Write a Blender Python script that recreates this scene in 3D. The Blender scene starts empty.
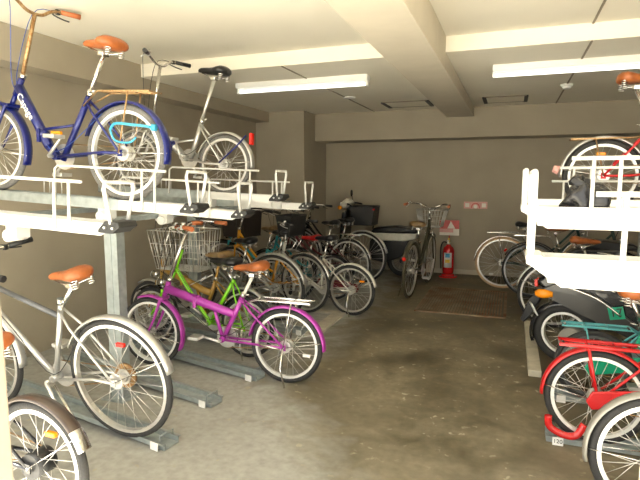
import bpy, bmesh, math, random
from mathutils import Vector, Matrix
random.seed(7)
C = bpy.context.scene.collection
PI = math.pi
def rad(a): return math.radians(a)

# ------------------------------------------------------------------ materials
def mat(name, col, rough=.5, metal=0., spec=.5, emit=None, es=0., noise=0., nscale=30., bump=0., coat=0., col2=None):
    m = bpy.data.materials.new(name); m.use_nodes = True
    nt = m.node_tree; b = nt.nodes['Principled BSDF']
    b.inputs['Base Color'].default_value = (*col, 1); b.inputs['Roughness'].default_value = rough
    b.inputs['Metallic'].default_value = metal; b.inputs['Specular IOR Level'].default_value = spec
    b.inputs['Coat Weight'].default_value = coat
    if emit:
        b.inputs['Emission Color'].default_value = (*emit, 1); b.inputs['Emission Strength'].default_value = es
    if noise or bump:
        tc = nt.nodes.new('ShaderNodeTexCoord'); n = nt.nodes.new('ShaderNodeTexNoise')
        n.inputs['Scale'].default_value = nscale; n.inputs['Detail'].default_value = 5
        nt.links.new(tc.outputs['Object'], n.inputs['Vector'])
        if noise:
            r = nt.nodes.new('ShaderNodeMix'); r.data_type = 'RGBA'
            c2 = col2 or tuple(c*(1-noise) for c in col)
            r.inputs[6].default_value = (*col, 1); r.inputs[7].default_value = (*c2, 1)
            mr = nt.nodes.new('ShaderNodeMapRange'); mr.inputs[1].default_value = .35; mr.inputs[2].default_value = .68
            nt.links.new(n.outputs['Fac'], mr.inputs[0]); nt.links.new(mr.outputs[0], r.inputs[0])
            nt.links.new(r.outputs[2], b.inputs['Base Color'])
        if bump:
            bp = nt.nodes.new('ShaderNodeBump'); bp.inputs['Strength'].default_value = bump; bp.inputs['Distance'].default_value = .01
            nt.links.new(n.outputs['Fac'], bp.inputs['Height']); nt.links.new(bp.outputs[0], b.inputs['Normal'])
    return m
M = {}
def paint(n, c, metal=.15, rough=.28): M[n] = mat(n, c, rough, metal, coat=.4, noise=.12, nscale=14)
paint('magenta', (.42, .045, .38)); paint('blue', (.004, .011, .14)); paint('sky_blue', (.03, .30, .62)); paint('red', (.62, .012, .015))
paint('lime', (.25, .72, .02)); paint('gold', (.42, .24, .04)); paint('amber', (.72, .32, .012)); paint('teal', (.03, .40, .45))
paint('light_teal', (.10, .42, .46)); paint('white_paint', (.72, .70, .62), 0); paint('graphite', (.10, .105, .11)); paint('olive', (.07, .065, .04))
paint('grey_paint', (.30, .29, .26)); paint('dark_green', (.02, .06, .05)); paint('green_plastic', (.0, .36, .20), 0); paint('chartreuse', (.55, .62, .12))
paint('black_paint', (.012, .012, .014), 0, .25); paint('charcoal_panel', (.026, .026, .025), 0, .32); paint('burgundy', (.16, .02, .03)); paint('brown_paint', (.06, .04, .03))
M['silver'] = mat('silver', (.62, .62, .60), .28, .75, noise=.1, nscale=20)
M['chrome'] = mat('chrome', (.80, .79, .76), .16, 1., noise=.15, nscale=60)
M['rusty'] = mat('rusty', (.46, .33, .17), .42, .7, noise=.5, nscale=70, col2=(.30, .15, .06))
M['alloy'] = mat('alloy', (.74, .73, .70), .34, .8, noise=.1, nscale=40)
M['bright_rim'] = mat('bright_rim', (.82, .82, .79), .35, .3, noise=.08, nscale=25)
M['rubber'] = mat('rubber', (.032, .031, .030), .75, noise=.3, nscale=120, bump=.3)
M['grey_rubber'] = mat('grey_rubber', (.16, .155, .145), .8, noise=.3, nscale=90, bump=.3)
M['tan_rubber'] = mat('tan_rubber', (.62, .41, .24), .8, noise=.2, nscale=90, bump=.3)
M['olive_rubber'] = mat('olive_rubber', (.085, .07, .04), .8, noise=.3, nscale=90, bump=.3)
M['leather'] = mat('leather', (.38, .11, .028), .42, noise=.25, nscale=25, bump=.15)
M['orange_grip'] = mat('orange_grip', (.50, .15, .05), .55, noise=.2, nscale=60, bump=.2)
M['brown_vinyl'] = mat('brown_vinyl', (.24, .15, .06), .4, noise=.3, nscale=25, bump=.15)
M['black_vinyl'] = mat('black_vinyl', (.014, .014, .015), .3, noise=.3, nscale=40, bump=.1)
M['red_vinyl'] = mat('red_vinyl', (.62, .02, .02), .35, noise=.15, nscale=30, bump=.1)
M['black_plastic'] = mat('black_plastic', (.018, .018, .018), .45, noise=.3, nscale=50, bump=.1)
M['dark_mesh'] = mat('dark_mesh', (.03, .022, .016), .6, noise=.3, nscale=60)
M['galvanized'] = mat('galvanized', (.43, .48, .48), .42, .55, noise=.22, nscale=22, bump=.06)
M['rack_white'] = mat('rack_white', (.64, .64, .61), .4, 0, noise=.06, nscale=9)
M['bolt'] = mat('bolt', (.6, .6, .58), .3, .9, noise=.2, nscale=80)
M['end_cap'] = mat('end_cap', (.025, .025, .023), .6, noise=.3, nscale=40)
M['reflector_red'] = mat('reflector_red', (.75, .02, .01), .2, noise=.2, nscale=200)
M['reflector_orange'] = mat('reflector_orange', (.95, .32, .01), .2, noise=.2, nscale=200)
M['lens_white'] = mat('lens_white', (.85, .85, .82), .12, noise=.1, nscale=100)
M['blue_vinyl'] = mat('blue_vinyl', (.05, .38, .62), .3, noise=.1, nscale=30)
M['tag_white'] = mat('tag_white', (.85, .85, .82), .6, noise=.08, nscale=60)
M['ink'] = mat('ink', (.03, .03, .03), .6, noise=.1, nscale=50)
M['letter_white'] = mat('letter_white', (.85, .86, .88), .5, noise=.05, nscale=50)
M['sign_pink'] = mat('sign_pink', (.80, .42, .38), .5, noise=.12, nscale=20)
M['sign_red'] = mat('sign_red', (.72, .15, .14), .5, noise=.12, nscale=20)
M['sign_white'] = mat('sign_white', (.86, .80, .72), .5, noise=.06, nscale=20)
M['ext_red'] = mat('ext_red', (.62, .015, .015), .25, noise=.1, nscale=30, coat=.5)
M['yellow'] = mat('yellow', (.85, .55, .03), .4, noise=.1, nscale=30)
M['tube_glow'] = mat('tube_glow', (.9, .9, .88), .4, emit=(1, .98, .9), es=1.6, noise=.02)
M['lamp_white'] = mat('lamp_white', (.86, .86, .82), .45, noise=.04, nscale=10)
M['bag'] = mat('bag', (.02, .02, .022), .22, noise=.3, nscale=20, bump=.4)
M['cable'] = mat('cable', (.02, .02, .02), .5, noise=.2, nscale=50)
M['blue_cable'] = mat('blue_cable', (.03, .08, .35), .4, noise=.2, nscale=50)
M['wall'] = mat('wall', (.40, .352, .268), .88, noise=.10, nscale=2.2, bump=.0)
M['ceiling'] = mat('ceiling', (.81, .765, .65), .9, noise=.04, nscale=1.5)
M['beam'] = mat('beam', (.58, .525, .42), .9, noise=.07, nscale=5)
M['jamb'] = mat('jamb', (.36, .31, .24), .7, noise=.06, nscale=6)
M['kerb'] = mat('kerb', (.56, .52, .42), .9, noise=.25, nscale=12, bump=.2)
M['seam'] = mat('seam', (.30, .26, .19), .9, noise=.1, nscale=6)
M['baseboard'] = mat('baseboard', (.48, .44, .34), .7, noise=.1, nscale=6)
M['outside'] = mat('outside', (.72, .69, .60), .9, noise=.1, nscale=1.5)
M['grate'] = mat('grate', (.34, .29, .20), .6, .4, noise=.6, nscale=4.5, col2=(.20, .07, .025), bump=.2)

def floor_mat():
    m = bpy.data.materials.new('floor_concrete'); m.use_nodes = True
    nt = m.node_tree; b = nt.nodes['Principled BSDF']; N = nt.nodes.new; L = nt.links.new
    tc = N('ShaderNodeTexCoord'); sp = N('ShaderNodeSeparateXYZ'); L(tc.outputs['Object'], sp.inputs[0])
    def noise(s, d=6, w=0.):
        n = N('ShaderNodeTexNoise'); n.inputs['Scale'].default_value = s; n.inputs['Detail'].default_value = d
        n.inputs['Distortion'].default_value = w; L(tc.outputs['Object'], n.inputs['Vector']); return n.outputs['Fac']
    def mr(x, a, c, o0=0., o1=1.):
        r = N('ShaderNodeMapRange'); r.inputs[1].default_value = a; r.inputs[2].default_value = c
        r.inputs[3].default_value = o0; r.inputs[4].default_value = o1; L(x, r.inputs[0]); return r.outputs[0]
    def math_(op, a, c):
        q = N('ShaderNodeMath'); q.operation = op
        for i, v in enumerate((a, c)):
            if isinstance(v, float): q.inputs[i].default_value = v
            else: L(v, q.inputs[i])
        return q.outputs[0]
    def mix(f, a, c):
        q = N('ShaderNodeMix'); q.data_type = 'RGBA'; L(f, q.inputs[0])
        for i, v in ((6, a), (7, c)):
            if isinstance(v, tuple): q.inputs[i].default_value = (*v, 1)
            else: L(v, q.inputs[i])
        return q.outputs[2]
    big = noise(.9, 5, .8); med = noise(3.2, 8, 1.2); fine = noise(22, 6)
    # paler grey on the left, widening towards the entrance; damp dark aisle beside it
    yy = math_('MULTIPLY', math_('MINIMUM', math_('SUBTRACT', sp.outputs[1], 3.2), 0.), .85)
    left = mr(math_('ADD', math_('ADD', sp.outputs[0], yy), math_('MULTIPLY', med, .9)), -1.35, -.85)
    aisle = mr(math_('ADD', math_('MULTIPLY', big, 1.0), math_('MULTIPLY', med, .7)), .62, 1.02)
    dark = mix(aisle, (.068, .053, .026), (.24, .205, .135))
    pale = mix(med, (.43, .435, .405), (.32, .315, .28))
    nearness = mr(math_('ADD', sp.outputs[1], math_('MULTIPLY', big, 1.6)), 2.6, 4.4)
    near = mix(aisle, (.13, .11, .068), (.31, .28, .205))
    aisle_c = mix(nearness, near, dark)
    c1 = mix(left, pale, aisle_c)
    spots = mr(noise(17, 3, .3), .63, .70)
    spots2 = math_('MULTIPLY', spots, mr(med, .45, .6))
    c2 = mix(spots2, c1, (.42, .39, .29))
    c3 = mix(mr(fine, .3, .8, 0., .35), c2, (.06, .05, .03))
    L(c3, b.inputs['Base Color'])
    L(mr(aisle, 0., 1., .42, .8), b.inputs['Roughness'])
    bp = N('ShaderNodeBump'); bp.inputs['Strength'].default_value = .12; bp.inputs['Distance'].default_value = .01
    L(fine, bp.inputs['Height']); L(bp.outputs[0], b.inputs['Normal'])
    return m
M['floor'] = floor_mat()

# ------------------------------------------------------------------ mesh builder
def frame_of(d):
    d = d.normalized(); a = Vector((0, 0, 1)) if abs(d.z) < .9 else Vector((0, 1, 0))
    u = d.cross(a).normalized(); return u, d.cross(u).normalized()
def catmull(P, n=5):
    P = [Vector(p) for p in P]
    if len(P) < 3: return P
    out = []
    for i in range(len(P)-1):
        a = P[max(i-1, 0)]; b = P[i]; c = P[i+1]; d = P[min(i+2, len(P)-1)]
        for k in range(n):
            t = k/n
            out.append(.5*((2*b)+(c-a)*t+(2*a-5*b+4*c-d)*t*t+(3*b-a-3*c+d)*t*t*t))
    out.append(P[-1]); return out
class MB:
    def __init__(s): s.bm = bmesh.new()
    def ringstrip(s, rings, closed=False, cap=True, smooth=True):
        R = [[s.bm.verts.new(p) for p in r] for r in rings]; n = len(R[0]); m = len(R)
        for i in range(m if closed else m-1):
            a = R[i]; b = R[(i+1) % m]
            for k in range(n):
                f = s.bm.faces.new((a[k], a[(k+1) % n], b[(k+1) % n], b[k])); f.smooth = smooth
        if cap and not closed:
            s.bm.faces.new(list(reversed(R[0]))); s.bm.faces.new(R[-1])
        return s
    def tube(s, P, r, seg=8, smooth=False):
        P = catmull(P) if smooth else [Vector(p) for p in P]
        rr = r if isinstance(r, (list, tuple)) else None
        n = len(P); rings = []; pu = None
        for i, p in enumerate(P):
            d = (P[min(i+1, n-1)]-P[max(i-1, 0)])
            if pu is None: u, v = frame_of(d)
            else:
                d = d.normalized(); u = (pu-d*pu.dot(d)).normalized(); v = d.cross(u)
            pu = u
            q = rr[0]+(rr[-1]-rr[0])*i/(n-1) if rr else r
            rings.append([p+(u*math.cos(a)+v*math.sin(a))*q for a in [2*PI*k/seg for k in range(seg)]])
        return s.ringstrip(rings)
    def torus(s, c, R, r, seg=48, sec=8, rz=None):
        c = Vector(c); rz = rz or r
        rings = []
        for i in range(seg):
            a = 2*PI*i/seg; d = Vector((math.cos(a), 0, math.sin(a)))
            rings.append([c+d*(R+r*math.cos(t))+Vector((0, rz*math.sin(t), 0)) for t in [2*PI*k/sec for k in range(sec)]])
        return s.ringstrip(rings, closed=True)
    def ring(s, c, r0, r1, w, seg=48):
        c = Vector(c); rings = []
        for i in range(seg):
            a = 2*PI*i/seg; d = Vector((math.cos(a), 0, math.sin(a)))
            rings.append([c+d*r+Vector((0, y, 0)) for r, y in ((r0, -w*.5), (r1, -w*.5), (r1, w*.5), (r0, w*.5))])
        return s.ringstrip(rings, closed=True, smooth=False)
    def cyl(s, a, b, r, seg=16, r2=None): return s.tube([a, b], [r, r2 if r2 is not None else r], seg)
    def arc(s, c, R, a0, a1, w, drop=.012, t=.003, n=26):
        c = Vector(c); rings = []
        prof = [(-.5, drop), (-.42, .3*drop), (0, 0), (.42, .3*drop), (.5, drop)]
        for i in range(n+1):
            a = a0+(a1-a0)*i/n; d = Vector((math.cos(a), 0, math.sin(a)))
            o = [c+d*(R-q)+Vector((0, y*w, 0)) for y, q in prof]
            k = [c+d*(R-q-t)+Vector((0, y*(w-.004), 0)) for y, q in reversed(prof)]
            rings.append(o+k)
        return s.ringstrip(rings)
    def box(s, lo, hi, rot=None, bev=0.):
        lo = Vector(lo); hi = Vector(hi); c = (lo+hi)/2; d = hi-lo
        g = bmesh.ops.create_cube(s.bm, size=1)['verts']
        for v in g:
            v.co = Vector((v.co.x*d.x, v.co.y*d.y, v.co.z*d.z))
            if rot: v.co = rot @ v.co
            v.co += c
        if bev:
            es = {e for v in g for e in v.link_edges}
            bmesh.ops.bevel(s.bm, geom=list(es), offset=bev, segments=2, affect='EDGES', profile=.5)
        return s
    def prism(s, pts, y0, y1, bev=0., seg=2):
        lo = [s.bm.verts.new((x, y0, z)) for x, z in pts]; hi = [s.bm.verts.new((x, y1, z)) for x, z in pts]
        n = len(pts); fs = [s.bm.faces.new(lo), s.bm.faces.new(list(reversed(hi)))]
        for i in range(n): fs.append(s.bm.faces.new((lo[i], hi[i], hi[(i+1) % n], lo[(i+1) % n])))
        if bev:
            es = [e for e in s.bm.edges if e.verts[0] in lo+hi and e.verts[1] in lo+hi]
            r = bmesh.ops.bevel(s.bm, geom=es, offset=bev, segments=seg, affect='EDGES', profile=.5)
            for f in r['faces']: f.smooth = True
        return s
    def loft(s, secs, seg=16, power=2.4):
        """secs: (x, zc, half height, half width)"""
        rings = []
        for x, zc, hh, hw in secs:
            r = []
            for k in range(seg):
                a = 2*PI*k/seg; ca, sa = math.cos(a), math.sin(a)
                r.append(Vector((x, math.copysign(abs(ca)**(2/power), ca)*hw, zc+math.copysign(abs(sa)**(2/power), sa)*hh)))
            rings.append(r)
        return s.ringstrip(rings)
    def build(s, name, m, parent=None, T=None):
        bmesh.ops.recalc_face_normals(s.bm, faces=s.bm.faces[:])
        if T is not None: s.bm.transform(T)
        me = bpy.data.meshes.new(name); s.bm.to_mesh(me); s.bm.free()
        me.materials.append(M[m] if isinstance(m, str) else m)
        o = bpy.data.objects.new(name, me); C.objects.link(o)
        if parent: o.parent = parent
        return o
def tag(o, label, cat, group=None):
    o['label'] = label; o['category'] = cat
    if group: o['group'] = group
    return o
def empty(name, loc, rot=(0, 0, 0), label=None, cat=None, group=None):
    o = bpy.data.objects.new(name, None); C.objects.link(o); o.location = loc; o.rotation_euler = rot
    o.empty_display_size = .1
    if label: tag(o, label, cat, group)
    return o
def struct(name, mb, m):
    o = mb.build(name, m); o['kind'] = 'structure'; return o
def text(name, s, size, m, parent, T, ext=.0006):
    cu = bpy.data.curves.new(name, 'FONT'); cu.body = s; cu.size = size; cu.extrude = ext; cu.align_x = 'CENTER'; cu.align_y = 'CENTER'
    t = bpy.data.objects.new(name, cu); C.objects.link(t)
    bpy.context.view_layer.update()
    me = bpy.data.meshes.new_from_object(t.evaluated_get(bpy.context.evaluated_depsgraph_get()))
    bpy.data.objects.remove(t); me.transform(T); me.materials.clear(); me.materials.append(M[m])
    o = bpy.data.objects.new(name, me); C.objects.link(o); o.parent = parent; return o

# ------------------------------------------------------------------ the garage
XL, XR, YB, YF = -3.67, 2.3, 8.13, .45
def bx(lo, hi): return MB().box(lo, hi)
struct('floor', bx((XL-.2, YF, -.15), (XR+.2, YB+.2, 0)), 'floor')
struct('wall_back', bx((XL-.2, YB, 0), (XR+.2, YB+.2, 2.7)), 'wall')
struct('wall_left', bx((XL-.2, YF, 0), (XL, YB, 2.7)), 'wall')
struct('wall_right', bx((XR, YF, 0), (XR+.2, YB, 2.7)), 'wall')
cm = MB(); cm.box((XL-.2, YF-.25, 2.56), (XR+.2, 4.3, 2.8)); cm.box((XL-.2, 4.3, 2.44), (XR+.2, YB+.2, 2.8))
struct('ceiling', cm, 'ceiling')
struct('trim_1', bx((-.89, YF, 2.31), (-.53, 7.617, 2.56)), 'beam')                       # long ceiling beam
struct('trim_2', bx((XL, 7.617, 2.03), (XR, YB, 2.44)), 'wall')                            # cross beam along the back
struct('trim_3', bx((XL, YF, 2.295), (-3.446, 7.16, 2.56)), 'wall')                        # beam along the left wall
struct('trim_4', bx((XL, 7.161, 0), (-2.885, YB, 2.44)), 'wall')                           # corner column
struct('baseboard_back', bx((-2.885, YB-.012, 0), (XR, YB, .07)), 'baseboard')
struct('trim_5', MB().box((-1.76, 4.35, 0), (-1.62, 5.27, .022), bev=.004).box((-2.6, 5.17, 0), (-1.76, 5.27, .022), bev=.004), 'kerb')
struct('trim_6', MB().box((.17, 4.0, 0), (.26, 5.45, .05), bev=.006), 'kerb')
struct('trim_7', bx((.492, YF+.1, 2.552), (.506, 4.3, 2.56)).box((.492, 4.3, 2.432), (.506, 7.6, 2.44)), 'seam')  # ceiling joints
struct('trim_8', bx((-1.95, 4.3, 2.432), (-1.938, 7.6, 2.44)), 'seam')
struct('door_frame', MB().box((-1.02, .52, 0), (-.852, .66, 2.56), bev=.006), 'jamb')
struct('door_frame', MB().box((.151, .52, 0), (.30, .66, 2.56), bev=.006), 'jamb')
struct('bounce_slab', bx((XL, YF, -.05), (XR, 1.6, .003)), 'outside')                           # pale slab added out of view to bounce sunlight up to the ceiling
struct('ground', bx((-14, -16, -.2), (14, YF, -.004)), 'outside')

# ceiling lamps
def lamp(x0, x1, label):
    t = empty('fluorescent_lamp', ((x0+x1)/2, 4.96, 2.44), label=label, cat='ceiling lamp', group='fluorescent lamps on the ceiling'); h = (x1-x0)/2
    MB().box((-h, -.065, -.055), (h, .065, 0), bev=.006).build('housing', 'lamp_white', t)
    for sx in (-1, 1): MB().box((sx*(h-.012)-.012, -.035, -.105), (sx*(h-.012)+.012, .035, -.055), bev=.004).build('socket', 'lamp_white', t)
    MB().cyl((-h+.025, 0, -.083), (h-.025, 0, -.083), .016, 14).build('tube', 'tube_glow', t)
lamp(-2.74, -1.33, 'long white fluorescent strip lamp left of the ceiling beam')
lamp(-.2, 1.22, 'long white fluorescent strip lamp right of the ceiling beam')
t = empty('smoke_detector', (.5, 6.15, 2.44), label='small round white smoke detector on the ceiling seam', cat='smoke detector')
MB().cyl((0, 0, 0), (0, 0, -.02), .062, 24).build('base', 'lamp_white', t)
MB().cyl((0, 0, -.02), (0, 0, -.05), .052, 24, .036).build('cover', 'lamp_white', t)
struct('ceiling_disc', MB().cyl((-1.9, 6.2, 2.45), (-1.9, 6.2, 2.428), .075, 24), 'lamp_white')  # flat round white cover disc on the ceiling
def hatch(x0, x1, y0, y1, label):
    t = empty('ceiling_hatch', ((x0+x1)/2, (y0+y1)/2, 2.44), label=label, cat='hatch', group='access hatches in the ceiling'); a = (x1-x0)/2; b = (y1-y0)/2
    MB().box((-a+.02, -b+.02, -.006), (a-.02, b-.02, 0)).build('panel', 'ceiling', t)
    for s in (-1, 1): MB().box((-a, s*b-.01, -.01), (a, s*b+.01, 0)).build('edge_strip', 'seam', t)
    for s in (-1, 1): MB().box((s*a-.022, -b, -.016), (s*a+.022, b, 0)).build('slot', 'end_cap', t)
hatch(-.36, .12, 6.75, 7.25, 'rectangular access hatch in the ceiling right of the beam')
hatch(-1.62, -1.05, 6.75, 7.25, 'rectangular access hatch in the ceiling left of the beam')

# drain grate
t = empty('floor_grate', (-.48, 6.3, 0), label='rusty steel grate set in the floor before the back wall', cat='grate')
f = MB()
for a, b in (((-.48, -.68, 0), (.48, -.65, .012)), ((-.48, .65, 0), (.48, .68, .012)), ((-.48, -.65, 0), (-.45, .65, .012)), ((.45, -.65, 0), (.48, .65, .012))): f.box(a, b)
f.build('frame', 'grate', t)
f = MB()
for i in range(29): f.box((-.44+i*.0305, -.65, .001), (-.423+i*.0305, .65, .010))
f.build('bars', 'grate', t)

# ------------------------------------------------------------------ rack
def tray(loc, rz, pitch, label, group, white=.72, L=1.75, hz=.19, fh=.085):
    """origin: outer end, flange top; local +x runs in towards the wall; near side is +y for rz=180 and -y for rz=0"""
    t = empty('rack_tray', loc, (0, rad(-pitch), rz), label, 'rack tray', group)
    w = .055; ns = 1 if abs(rz) > 1 else -1
    def chan(x0, x1, mm, nm, e=0.):
        MB().box((x0, -w+.0065, -fh-.003), (x1, w-.0065, -.034)).box((x0, -w, -fh-.005), (x1, -w+.006, e)).box((x0, w-.006, -fh-.005), (x1, w, e)).build(nm, mm, t)
    chan(white-.01, L, 'galvanized', 'channel')
    m = MB()
    # white outer section with its chamfered end
    for y0, y1 in ((-w-.004, -w+.006), (w-.006, w+.004)):
        m.prism([(.0, .0), (white, 0.), (white, -fh), (fh, -fh), (.0, -.025)], y0, y1)
    m.box((.05, -w+.0065, -fh+.01), (white-.011, w-.0065, -.034))
    m.build('outer_section', 'rack_white', t)
    e = MB(); e.prism([(-.045, .012), (.03, .012), (.07, -.03), (.07, -.045), (-.01, -.045), (-.055, -.012)] if ns > 0 else [(-.012, .006), (.03, .006), (.075, -.05), (.06, -.05), (-.012, -.02)], -w-.008, w+.008, .004)
    ec = e.build('end_plate', 'end_cap' if ns > 0 else 'rack_white', t)
    for q in ((-.02, .025) if ns > 0 else (.02,)): MB().cyl((q, ns*(w+.006), -.018), (q, ns*(w+.018), -.018), .006, 8).build('bolt', 'bolt', ec)
    MB().tube([(0, -.055, 0), (0, -.098, hz-.03), (0, -.09, hz), (0, .09, hz), (0, .098, hz-.03), (0, .055, 0)], .0095, 10).build('pull_handle', 'rack_white', t)
    yr = ns*(w+.012); zt = .185
    g = MB(); g.tube([(.16, yr, zt), (.96, yr, zt), (.985, yr, zt-.02), (.99, yr, -.03)], .008, 8)
    g.build('guard_rail', 'rack_white', t)
    for xx in (.235, .325): MB().tube([(xx, yr, zt), (xx, yr, -.05)], .0075, 8).build('rail_post', 'rack_white', t)
    for k in range(4): MB().tube([(1.06+k*.05, -ns*w, 0), (1.06+k*.05, -ns*w, .075)], .004, 6).build('guide_pin', 'rack_white', t)
    r = MB().cyl((.62, -ns*.02, -.105), (.62, ns*(w+.03), -.105), .03, 14).box((.585, -ns*.01-.01, -.12), (.655, ns*(w+.005), -.06) if ns > 0 else (.655, -ns*.01+.01, -.06))
    r.build('roller', 'rack_white', t)
    return t
LG = 'upper rack trays along the left wall'; RG = 'upper rack trays on the right'
tray((-1.72, 1.95, 1.245), PI, 2.8, 'nearest empty upper rack tray on the left, in front of the blue bicycle', LG, white=1.0, fh=.058)
tray((-1.7, 2.555, 1.30), PI, 3, 'upper rack tray holding the blue folding bicycle', LG, white=.5, fh=.058)
tray((-1.7, 3.13, 1.231), PI, 3, 'empty upper rack tray between the blue and the silver folding bicycles', LG, white=.6, fh=.058)
tray((-1.7, 3.72, 1.322), PI, 2.5, 'upper rack tray holding the silver folding bicycle', LG, fh=.058)
tray((-1.7, 4.32, 1.231), PI, 2, 'farthest empty upper rack tray on the left', LG, fh=.058)
tray((.06, 1.68, 1.224), 0, 0, 'nearest white upper rack tray on the right, lower than the next', RG, white=1.1, hz=.245)
tray((.05, 2.26, 1.343), 0, 0, 'white upper rack tray on the right with the black plastic bag', RG, white=1.1, hz=.14)
tray((.10, 3.42, 1.33), 0, 0, 'raised white rack tray between the bagged tray and the red bicycle', RG, white=1.1, hz=.14)
tray((.10, 4.02, 1.25), 0, 0, 'upper rack tray holding the red mini bicycle on the right', RG)
def post(x, y, top, label, g):
    t = empty('rack_post', (x, y, 0), label=label, cat='rack post', group=g)
    MB().box((-.05, -.028, .01), (.05, -.018, top)).box((-.05, -.018, .01), (-.04, .045, top)).box((.04, -.018, .01), (.05, .045, top)).box((-.006, -.032, .01), (.006, -.028, top)).build('column', 'galvanized', t)
    MB().box((-.09, -.08, 0), (.09, .08, .012)).build('base_plate', 'galvanized', t)
PG = 'galvanized posts under the upper racks'
post(-2.4, 2.66, 1.17, 'grey galvanized rack post behind the silver city bicycle', PG)
post(-3.0, 4.45, 1.195, 'grey galvanized rack post among the far left bicycles', PG)
post(1.0, 2.02, 1.07, 'near grey galvanized post under the right rack', PG)
post(1.0, 4.62, 1.07, 'far grey galvanized post under the right rack', PG)
def beam(x, y0, y1, z, label):
    tag(MB().box((x-.03, y0, z-.035), (x+.03, y1, z-.006)).box((x-.045, y0, z-.008), (x+.045, y1, z)).build('rack_beam', 'galvanized'), label, 'rack beam', 'long beams under the upper racks')
beam(-2.4, 2.45, 5.45, 1.205, 'long galvanized beam carrying the left upper trays')
beam(-3.0, 2.45, 5.45, 1.235, 'long galvanized beam close to the left wall')
beam(1.0, 1.4, 4.75, 1.135, 'long galvanized beam carrying the right upper trays')
def track(x, y, h, pitch, label, g, L=1.5, num=None):
    t = empty('floor_track', (x, y, 0), (0, rad(-pitch), rad(h)), label, 'wheel track', g)
    w = .05; m = MB().box((0, -w, .004), (L, w, .012))
    for s in (-1, 1): m.box((0, s*w-.004, .004), (L, s*w+.004, .042)).box((0, min(s*w, s*(w+.018)), .036), (L, max(s*w, s*(w+.018)), .042))
    m.build('channel', 'galvanized', t)
    ns = 1 if h > 90 else -1; y_ = ns*(w+.021)
    MB().box((.03, min(y_, y_+.004*ns), .0), (.085, max(y_, y_+.004*ns), .045)).build('number_tag', 'tag_white', t)
    if num: text('number', num, .032, 'ink', t, Matrix.Translation((.0575, y_+.005*ns, .023)) @ Matrix.Rotation(PI if ns > 0 else 0, 4, 'Z') @ Matrix.Rotation(PI/2, 4, 'X'))
    MB().tube([(.04, -w, .04), (.04, -w, .075), (.04, w, .075), (.04, w, .04)], .004, 6).build('stop_hoop', 'galvanized', t)
TG = 'wheel tracks on the floor under the left rack'
track(-1.68, 2.23, 172, 2.5, 'floor track holding the silver city bicycle', TG)
track(-1.73, 2.77, 170, 2., 'empty floor track between the silver and the purple bicycles', TG)
track(-1.66, 3.26, 170, 2., 'floor track whose end lies beside the purple bicycle rear wheel', TG)
track(-1.9, 3.86, 172, 1, 'floor track under the lime bicycle', TG, 1.4)
track(-1.75, 4.42, 172, 1, 'floor track just before the pale kerb', TG, 1.4)
track(.235, 3.05, 0, 0, 'right floor track under the red bicycle, with numbered white tag', 'wheel tracks on the floor at right', 1.4, '120')
track(.30, 3.66, 0, 0, 'right floor track under the teal bicycle', 'wheel tracks on the floor at right', 1.4)

# ------------------------------------------------------------------ bicycles
def V(x, z, y=0.): return Vector((x, y, z))
def wheel(name, cx, R, tw, par, rim, tire, hubr=.02, nsp=28, motor=False, refl=None, rimw=.014):
    # built around the axle, then placed there
    o = MB().ring((0, 0, 0), R-tw*1.0-rimw, R-tw*1.0+.004, .026 if tw > .03 else .02).build(name, rim, par); o.location = (cx, 0, R)
    MB().torus((0, 0, 0), R-tw*.52, tw*.52, 56, 10, tw*.5).build('tire', tire, o)
    s = MB(); ro = R-tw-rimw+.002
    for i in range(nsp):
        a = 2*PI*i/nsp; sd = 1 if i % 2 else -1; b = a+(.9 if (i//2) % 2 else -.9)*(.5 if motor else 1)
        hr = hubr*1.3
        s.tube([(hr*math.cos(b), sd*.028, hr*math.sin(b)), (ro*math.cos(a), sd*.002, ro*math.sin(a))], .0015, 4)
    s.build('spokes', 'alloy', o)
    h = MB().cyl((0, -.05, 0), (0, .05, 0), .011, 12).cyl((0, -.032, 0), (0, -.026, 0), hubr*1.5, 18).cyl((0, .026, 0), (0, .032, 0), hubr*1.5, 18)
    h.cyl((0, -.028, 0), (0, .028, 0), hubr, 16).cyl((0, -.062, 0), (0, .062, 0), .006, 8)
    h.build('hub', 'black_plastic' if motor else 'alloy', o)
    if refl:
        a = refl[0]; rr = R*.6
        MB().box((rr*math.cos(a)-.028, -.008, rr*math.sin(a)-.011), (rr*math.cos(a)+.028, .012, rr*math.sin(a)+.011), bev=.004).build('wheel_reflector', refl[1], o)
    return o
def saddle(par, x, z, m, L=.27, W=.19, tilt=0., springs=True):
    """x,z: clamp point"""
    T = Matrix.Translation((x, 0, z)) @ Matrix.Rotation(rad(-tilt), 4, 'Y')
    secs = []
    for t_, hw, hh, zc in ((0, .30, .012, .060), (.03, .62, .026, .060), (.10, .88, .036, .062), (.2, 1.0, .040, .062), (.32, .94, .036, .058), (.45, .66, .030, .054),
                           (.6, .40, .026, .052), (.75, .27, .023, .052), (.9, .22, .020, .050), (.97, .17, .014, .047), (1., .07, .006, .044)):
        secs.append((-L*.45+L*t_, zc, hh, W*.5*hw))
    o = MB().loft(secs, 18, 2.3).build('saddle', m, par, T)
    r = MB()
    for s in (-1, 1):
        r.tube([(L*.42, s*.006, .03), (L*.1, s*.022, .004), (-L*.1, s*.022, .002), (-L*.3, s*.05, .018), (-L*.36, s*.05, .035)], .0042, 6)
        if springs:
            P = [(-L*.3+.017*math.cos(k*.9), s*.055+.017*math.sin(k*.9), -.012+.0019*k) for k in range(28)]
            r.tube(P, .0036, 5)
    r.box((-.02, -.028, -.016), (.022, .028, .012), bev=.004)
    r.build('rails', 'chrome', o, T)
    return o
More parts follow.
